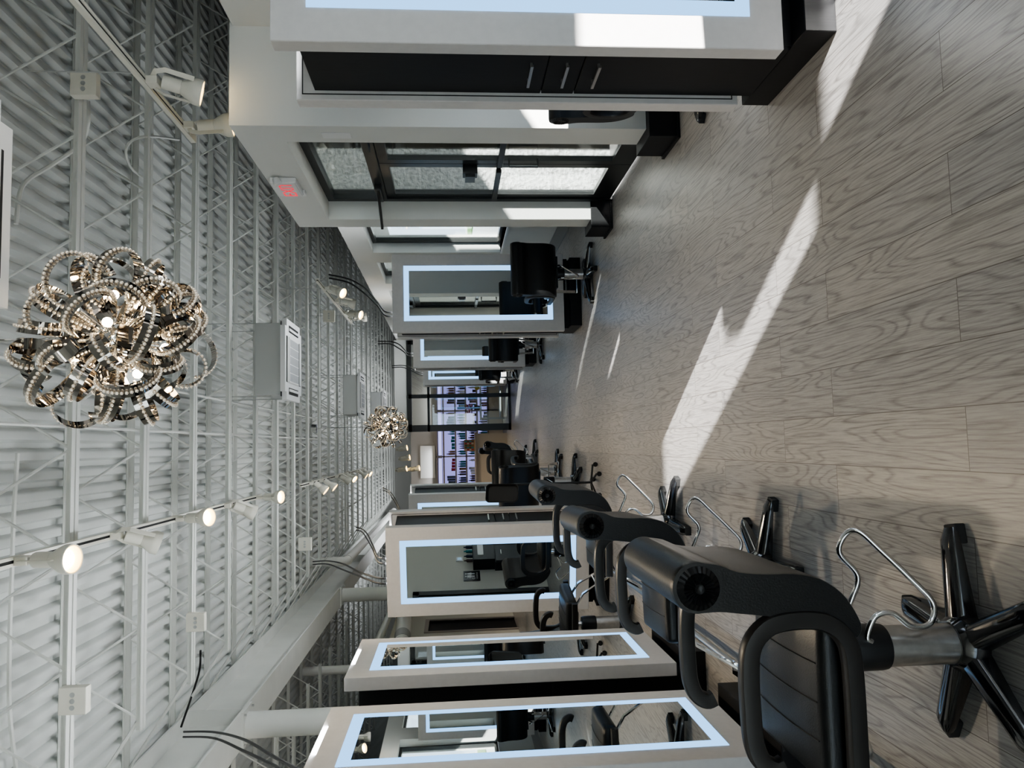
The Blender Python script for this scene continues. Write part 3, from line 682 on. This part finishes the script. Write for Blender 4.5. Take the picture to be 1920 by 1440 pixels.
# ------------------------------------------------------------------ chandeliers
def make_chandelier(lab):
    t = thing('chandelier', lab, 'chandelier', group='ribbon chandeliers')
    rng = random.Random(11)
    MB().ball((0, 0, 0), .075, 3).obj('core', 'chrome', t, True)
    MB().tube([(0, 0, .05), (0, 0, 1.25)], .006, 8).obj('rod', 'chrome', t, True)
    MB().lathe([(.01, 1.16), (.065, 1.17), (.07, 1.25)], 24).obj('canopy', 'chrome', t, True)
    n = 46
    for i in range(n):
        zf = 1-2*(i+.5)/n; ph = i*2.39996+rng.uniform(-.2, .2); nrm = Vector((math.sqrt(1-zf*zf)*math.cos(ph), math.sqrt(1-zf*zf)*math.sin(ph), zf))
        a = Vector((rng.uniform(-1, 1), rng.uniform(-1, 1), rng.uniform(-1, 1))); tg = (a-nrm*a.dot(nrm)).normalized(); bn = nrm.cross(tg)
        rho = rng.uniform(.065, .105); ctr = nrm*(.385*rng.uniform(.86, 1.03)-rho)
        sweep = rng.uniform(3.6, 5.4); pts = []
        start = PI+rng.uniform(-.5, 1.3); lean = rng.uniform(-.09, .09)
        base = ctr + nrm*(rho*math.cos(start)) + tg*(rho*math.sin(start))
        p0 = base*.45
        for j in range(5): pts.append(p0*(1-j/5)+base*(j/5))
        K = 28
        for j in range(K+1):
            an = start+sweep*j/K; q = rho*(1+.15*math.sin(3*j/K))
            pts.append(ctr+nrm*(q*math.cos(an))+tg*(q*math.sin(an))+bn*(lean*j/K))
        w_ = .027; b = MB(); pv = None
        for j, p in enumerate(pts):
            cur = (b.b.verts.new(p-bn*w_), b.b.verts.new(p+bn*w_))
            if pv: b.b.faces.new((pv[0], pv[1], cur[1], cur[0]))
            pv = cur
        rb = b.obj('ribbon', 'ribbon', t, True, 80)
        b = MB(); acc = 0
        for j in range(2, len(pts)):
            seg = pts[j]-pts[j-1]; L_ = seg.length
            while acc < L_:
                p = pts[j-1]+seg*(acc/L_); out = (p-ctr).normalized()
                b.ball(p+out*.008, .0080, 1); acc += .0165
            acc -= L_
        b.obj('bead_strand', 'bead', rb, True, 180)
    for i in range(12):
        zf = 1-2*(i+.5)/12; ph = i*2.39996+.7; nrm = Vector((math.sqrt(1-zf*zf)*math.cos(ph), math.sqrt(1-zf*zf)*math.sin(ph), zf))
        s = MB().tube([nrm*.07, nrm*.17], .012, 10).obj('bulb_socket', 'chrome', t, True)
        b = MB().ball(nrm*.195, .020, 2); b.obj('bulb', 'xbulb', s, True)
    return t
p = onY(215, 636, 3.1)
h1 = make_chandelier('large crystal and chrome ribbon chandelier hanging nearest the camera'); h1.location = p
p2 = onY(724, 800, 12.9); h2 = dup(h1, 'small-looking ribbon chandelier hanging far down the aisle before the vestibule', p2)
h1.scale = (.94, .94, .94); h2.scale = (.97, .97, .97)
for q, e in ((p, 26), (p2, 30)):
    ld = bpy.data.lights.new('chandelier_glow', 'POINT'); ld.energy = e; ld.color = (1, .8, .55); ld.shadow_soft_size = .12
    lo = bpy.data.objects.new('chandelier_glow', ld); C.objects.link(lo); lo.location = q

# ------------------------------------------------------------------ junction boxes, conduits and cables
def jbox(lab, p, s=.13):
    t = thing('junction_box', lab, 'junction box', p, 0, 'grey ceiling junction boxes')
    MB().box(-s/2, s/2, -.035, .035, -s/2, s/2, bev=.004).obj('box', 'cream', t)
    for k in range(3): MB().lathe([(.001, 0), (.016, 0), (.016, .002), (.001, .002)], 14, Matrix.Translation((-.04+.04*k, -.035, 0)) @ Matrix.Rotation(PI/2, 4, 'X')).obj('knockout', 'galv', t)
for lab, u, v, Y in (('grey junction box on the joist near the entrance-side light track', 160, 160, 5.26), ('grey junction box on the joist above the nearest mirror cables', 140, 1312, 5.26), ('grey junction box on the joist above the long beam', 368, 1166, 7.65), ('grey junction box near the first cassette on a far joist', 617, 593, 13.6), ('grey junction box over the camera-facing mirror station', 572, 1020, 12.4)):
    jbox(lab, onY(u, v, Y), .17 if Y < 9 else .2)
def cable(lab, pts, r=.009, name='power_cable', m='cable', cat='cable', group=None):
    o = MB().tube(spline(pts, 8), r, 6).obj(name, m, smooth=True); return tag(o, lab, cat, group)
def pair(lab, a, b, sag, lat=.05):
    a, b = Vector(a), Vector(b)
    for k, w_ in enumerate(('upper', 'lower')):
        pp = (b-a).cross(Vector((0, 0, 1))).normalized(); of = pp*(.05*k); b3 = b+Vector((0, 0, .16))
        mid = (a+b3)/2+Vector((lat, 0, -sag)); q1 = a*.75+b3*.25+Vector((lat, 0, -sag*.8)); q3 = a*.25+b3*.75+Vector((0, 0, -sag*.7))
        cable('%s, %s of two' % (lab, w_), [a+of, q1+of, mid+of*1.6, q3+of, b3+of, b+of], .011, group='paired black station cables')
pair('black cable from the beam to the nearest aisle station', onX(345, 1372, -2.93), (-1.75, 4.35, 2.15), .12)
cable('black cable rising from the beam into the joists above the nearest mirrors', [onX(345, 1372, -2.93)+Vector((.03, .06, .05)), onX(372, 1265, -2.5), onX(376, 1220, -2.2)], .012)
pair('black cable from the joist to the camera-facing station', onX(587, 1053, -2.0), (-1.32, 8.02, 2.15), .08)
pair('black cable from the ceiling to the rear of the camera-facing station', onX(668, 989, -1.55), (-1.12, 8.06, 2.15), .05)
pair('black power cable from the ceiling to the far aisle station', onX(718, 915, -1.0), (-1.05, 12.1, 2.15), .05)
pair('black cable from the track to the station beyond the door', onX(617, 515, 2.4), (1.62, 9.2, 2.15), .12)
pair('black power cable to the middle window-side station', onX(709, 640, 2.1), (1.7, 14.0, 2.15), .12)
pair('black power cable to the far window-side station', onX(735, 686, 2.0), (1.8, 18.7, 2.15), .1)
cable('ribbed grey flexible conduit curving under the deck near the entrance-side track', [onZ(*q) for q in ((165, 190, 4.2), (165, 230, 4.2), (150, 270, 4.35), (95, 310, 4.5), (55, 335, 4.6), (38, 360, 4.62), (30, 420, 4.62))], .016, 'flexible_conduit', 'steel', 'conduit')
cable('thin grey conduit loop beside the entrance-side light track', [onZ(*q) for q in ((335, 262, 4.0), (285, 256, 4.05), (250, 262, 4.15), (236, 285, 4.25), (250, 320, 4.45), (290, 345, 4.6))], .012, 'flexible_conduit', 'steel', 'conduit')
cable('ribbed grey flexible conduit running across at the near edge of the ceiling', [onZ(*q) for q in ((33, 850, 4.62), (26, 960, 4.62), (22, 1080, 4.62), (18, 1200, 4.62), (18, 1330, 4.62), (30, 1440, 4.6))], .016, 'flexible_conduit', 'steel', 'conduit')

# ------------------------------------------------------------------ black glass vestibule and the shop beyond
VY = 20.0
def vx(v, u=860): return onY(u, v, VY).x
v = thing('glass_vestibule', 'black framed glass vestibule partition at the far end', 'partition', (0, VY, 0))
xl, xm, xr = vx(808), vx(742), XW-.02
MB().box(xl, xl+.17, -.05, .10, 0, 2.64).obj('frame_post', 'blkmetal', v); MB().box(xm-.05, xm+.05, -.05, .05, 0, 2.64).obj('frame_post', 'blkmetal', v)
MB().box(xr-.1, xr, -.05, .05, 0, 2.64).obj('frame_post', 'blkmetal', v)
MB().box(xl, xr, -.05, .05, 2.56, 2.68).obj('header', 'blkmetal', v); MB().box(xl, xr, -.05, .05, 2.10, 2.16).obj('transom_bar', 'blkmetal', v); MB().box(xl, xr, -.05, .05, 0, .06).obj('sill', 'blkmetal', v)
MB().box(xl+.17, xr-.1, -.005, .005, .06, 2.56).obj('pane', 'glass', v)
MB().box(xl+.02, xl+.09, .05, 1.9, 0, 2.64).obj('side_post', 'blkmetal', v) if False else None
# lit shelving along the far wall
SY = 23.5
sh = thing('lit_shelf_unit', 'wide back-lit product shelving along the far wall', 'shelving', (0, SY, 0))
x0s, x1s = -1.35, 2.45
MB().box(x0s, x1s, -.02, -.005, .45, 1.84).obj('glow_panel', 'shelfglow', sh)
MB().box(x0s, x1s, -.30, -.02, .0, .45).obj('base_cabinet', 'beige', sh)
ups = [x0s, -.32, 1.05, 2.05, x1s]
for x in ups: MB().box(x-.02, x+.02, -.30, -.005, 0, 2.02).obj('upright', 'taupe', sh)
SZ = [.45, .78, 1.12, 1.44]
for z in SZ+[1.80]: MB().box(x0s, x1s, -.30, -.02, z-.03, z+.015).obj('shelf_board', 'taupe', sh)
MB().box(x0s, x1s, -.30, -.02, 1.98, 2.02).obj('top_board', 'taupe', sh)
for a, b in zip(ups, ups[1:]): MB().box(a+.04, b-.04, -.31, -.29, 1.85, 1.95).obj('light_box', 'shelfbright', sh)
def bottle(h, r, sq=False):
    if sq: return MB().box(-r, r, -r*.7, r*.7, 0, h, bev=.003)
    return MB().lathe([(.001, 0), (r, .002), (r, h*.68), (r*.85, h*.75), (r*.4, h*.80), (r*.42, h*.82), (r*.42, h), (.001, h)], 12)
PR = {'bottle': bottle(.2, .03).mesh('bottle', True), 'jar': MB().lathe([(.001, 0), (.042, .001), (.042, .06), (.045, .062), (.045, .09), (.001, .09)], 14).mesh('jar', True), 'carton': bottle(.19, .035, True).mesh('carton'), 'tube': MB().lathe([(.001, 0), (.022, .001), (.022, .03), (.028, .035), (.006, .17), (.001, .17)], 12).mesh('tube', True)}
SHN = ['lowest', 'second lowest', 'second highest', 'highest']; cnt = 0
protos = {}
BAY = ['bay by the aisle station', 'bay by the vestibule post', 'bay behind the glass', 'bay nearest the window wall']
for si, z in enumerate(SZ):
    for bi in range(4):
        x = ups[bi]+.08
        while x < ups[bi+1]-.08:
            if R.random() < (.10 if bi < 2 else .3): x += R.uniform(.06, .14); continue
            kind = R.choice(['bottle', 'bottle', 'carton', 'jar', 'tube']); col = R.choices(['teal', 'brown', 'tan', 'navy', 'whitebot', 'redp'], [9 if bi == 1 else 3, 4 if bi == 0 else 2, 2, 2, 2, .3])[0]
            nrun = R.randint(1, 4)
            for k in range(nrun):
                if x > ups[bi+1]-.07: break
                key = kind+col
                if key not in protos:
                    me = PR[kind].copy(); me.materials.clear(); me.materials.append(MT[col]); protos[key] = me
                o = bpy.data.objects.new({'bottle': 'product_bottle', 'carton': 'product_carton', 'jar': 'product_jar', 'tube': 'product_tube'}[kind], protos[key]); C.objects.link(o)
                o.location = (x, SY-.17+R.uniform(-.03, .03), z+.017); s = R.uniform(.95, 1.3); o.scale = (1, 1, s)
                cw = {'teal': 'teal', 'brown': 'dark brown', 'tan': 'tan', 'navy': 'navy', 'whitebot': 'white', 'redp': 'red'}[col]
                tag(o, '%s hair product %s on the %s lit shelf, %s' % (cw, kind, SHN[si], BAY[bi]), kind, '%s product %ss on the %s shelf, %s' % (cw, kind, SHN[si], BAY[bi]))
                x += {'bottle': .066, 'carton': .076, 'jar': .096, 'tube': .062}[kind]
            x += R.uniform(.0, .05)
# display furniture in front of the shelves
dk_ = thing('reception_desk', 'low beige reception desk at the far end beside the vestibule', 'desk', (-.35, 21.9, 0))
MB().box(-1.0, .68, -.3, .3, 0, .86).obj('desk_body', 'beige', dk_); MB().box(-1.05, .72, -.34, .34, .86, .9).obj('desk_top', 'taupe', dk_)
cr = thing('card_rack', 'tilted wooden rack of small colourful cards on the beige desk', 'card rack', (.0, 21.75, .9))
MB().prism([(-.1, 0), (.15, 0), (.15, .30)], -.16, .16).obj('rack_body', 'tan', cr)
for i in range(5):
    for j in range(4):
        yy = -.07+.05*j; zz = (yy+.1)*1.2
        MB().box(-.14+.058*i, -.10+.058*i, yy-.012, yy, zz+.0, zz+.065).obj('card', ['redp', 'teal', 'tan', 'beige', 'brown', 'green'][(i+j*3) % 6], cr)
gl = thing('display_table', 'pale grey display table behind the vestibule glass', 'table', (1.25, 21.7, 0))
MB().box(-.55, .55, -.25, .25, .70, .74).obj('table_top', 'white', gl)
for a in (-1, 1):
    for b in (-1, 1): MB().box(a*.5-.02, a*.5+.02, b*.2-.02, b*.2+.02, 0, .70).obj('leg', 'grey', gl)
MB().box(-.5, .5, -.18, .18, .15, .18).obj('lower_shelf', 'grey', gl)
fl = thing('pink_flower_arrangement', 'pink and red flowers in a dark pot on the display table', 'flowers', (1.05, 21.7, .74))
MB().lathe([(.001, 0), (.06, 0), (.09, .16), (.08, .16), (.001, .14)], 16).obj('pot', 'brown', fl, True)
b = MB(); b2 = MB()
for i in range(40):
    a = R.uniform(0, 2*PI); q = R.uniform(0, .17); b.ball((q*math.cos(a), q*math.sin(a), .22+R.uniform(0, .16)), R.uniform(.02, .035), 1)
for i in range(18):
    a = R.uniform(0, 2*PI); q = R.uniform(0, .14); b2.tube([(0, 0, .14), (q*math.cos(a), q*math.sin(a), .26+R.uniform(0, .1))], .004, 5)
b.obj('blossom', 'pink', fl, True); b2.obj('stem', 'green', fl)
tag(MB().ball((1.62, 21.7, .81), .07, 3).obj('yellow_ball', 'yellow', smooth=True), 'yellow round ornament on the display table behind the glass', 'ornament')
tag(MB().box(-.95, .02, 23.46, 23.49, 2.06, 2.50).obj('wall_panel', 'wall'), 'pale panel above the lit shelves catching lamp glow', 'panel')

# ------------------------------------------------------------------ light
wd = bpy.data.worlds.new('sky'); sc.world = wd; wd.use_nodes = True; N = wd.node_tree.nodes; L = wd.node_tree.links
bg = N['Background']; bg.inputs[0].default_value = (.72, .84, 1.0, 1); bg.inputs[1].default_value = 3.0
sd = bpy.data.lights.new('sun', 'SUN'); sd.energy = 22; sd.angle = .009; sd.color = (1, .985, .955); so = bpy.data.objects.new('sun', sd); C.objects.link(so)
so.rotation_euler = Vector((-.57, 1, -.38)).to_track_quat('-Z', 'Y').to_euler(); so.location = (8, -14, 9)
def lamp(kind, name, loc, e, col, aim=None, **k):
    ld = bpy.data.lights.new(name, kind); ld.energy = e; ld.color = col
    for a, v_ in k.items(): setattr(ld, a, v_)
    o = bpy.data.objects.new(name, ld); C.objects.link(o); o.location = loc
    if aim: o.rotation_euler = Vector(aim).to_track_quat('-Z', 'Y').to_euler()
    return o
WARM = (1, .82, .60)
for (l, y, dd) in HL:
    d_ = Vector(dd).normalized(); lamp('SPOT', 'track_spot', Vector((-.58, y, TZ-.1))+d_*.24, 105, WARM, dd, spot_size=1.5, spot_blend=.8, shadow_soft_size=.05)
for y in (13.4, 14.4, 17.4, 19.6, 20.6):
    lamp('SPOT', 'track_spot', (-.72, y, TZ-.35), 90, WARM, (-.3, 0, -1), spot_size=1.6, spot_blend=.8, shadow_soft_size=.05)
for x in (-1, 1): lamp('SPOT', 'track_spot', (x, 21.6, 3.2), 16, (1, .85, .65), (0, 1, -.6), spot_size=1.4, spot_blend=.7, shadow_soft_size=.05)
# added fill lamps over the stations brighten the deck, not real fixtures
for lab, loc, rz in STN:
    lamp('AREA', 'station_fill', (loc[0], loc[1], 2.18), 26 if loc[0] < 0 else (5 if loc[1] < 4 else 15), (.93, .97, 1), (0, 0, 1), shape='RECTANGLE', size=.7, size_y=.35)
for x in (-.7, 1.2): lamp('AREA', 'shelf_fill', (x, 23.3, 2.1), 4, (.93, .95, 1), (0, -.15, 1), shape='RECTANGLE', size=1.2, size_y=.2)  # added fill above the shelves for the far ceiling
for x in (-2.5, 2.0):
    lamp('AREA', 'far_room_fill', (x, 28.0, 2.9), 110, (.93, .96, 1), (0, 0, 1), shape='RECTANGLE', size=2.5, size_y=8)  # unseen fill added to lift the dark far ceiling
lamp('AREA', 'vestibule_fill', (1.5, 20.6, 3.0), 14, (.93, .96, 1), (0, 0, 1), shape='RECTANGLE', size=2, size_y=.4)  # added fill over the vestibule, no fixture there
lamp('AREA', 'back_room_fill', (-5.8, 7.0, 2.6), 60, (1, .95, .88), (0, 0, 1), shape='RECTANGLE', size=.5, size_y=6)  # unseen fill added to brighten the side beyond the beam
# sky portals in the windows and the added rear opening
for (x, y, z, sx, sy, aim) in [(-.7, -1.26, 1.42, 6.9, 2.25, (0, 1, 0))]+[(XW+.12, (a+b)/2, 1.7, b-a, 1.8, (-1, 0, 0)) for a, b in WINS]:
    ld = bpy.data.lights.new('portal', 'AREA'); ld.shape = 'RECTANGLE'; ld.size = sx; ld.size_y = sy; ld.cycles.is_portal = True
    o = bpy.data.objects.new('portal', ld); C.objects.link(o); o.location = (x, y, z); o.rotation_euler = Vector(aim).to_track_quat('-Z', 'Z').to_euler()
cy = sc.cycles
cy.max_bounces = 8; cy.diffuse_bounces = 4; cy.glossy_bounces = 5; cy.transmission_bounces = 4; cy.transparent_max_bounces = 12
cy.caustics_reflective = False; cy.caustics_refractive = False; cy.sample_clamp_indirect = 6; cy.use_denoising = True
sc.view_settings.view_transform = 'AgX'; sc.view_settings.look = 'AgX - Medium High Contrast'; sc.view_settings.exposure = 0.55
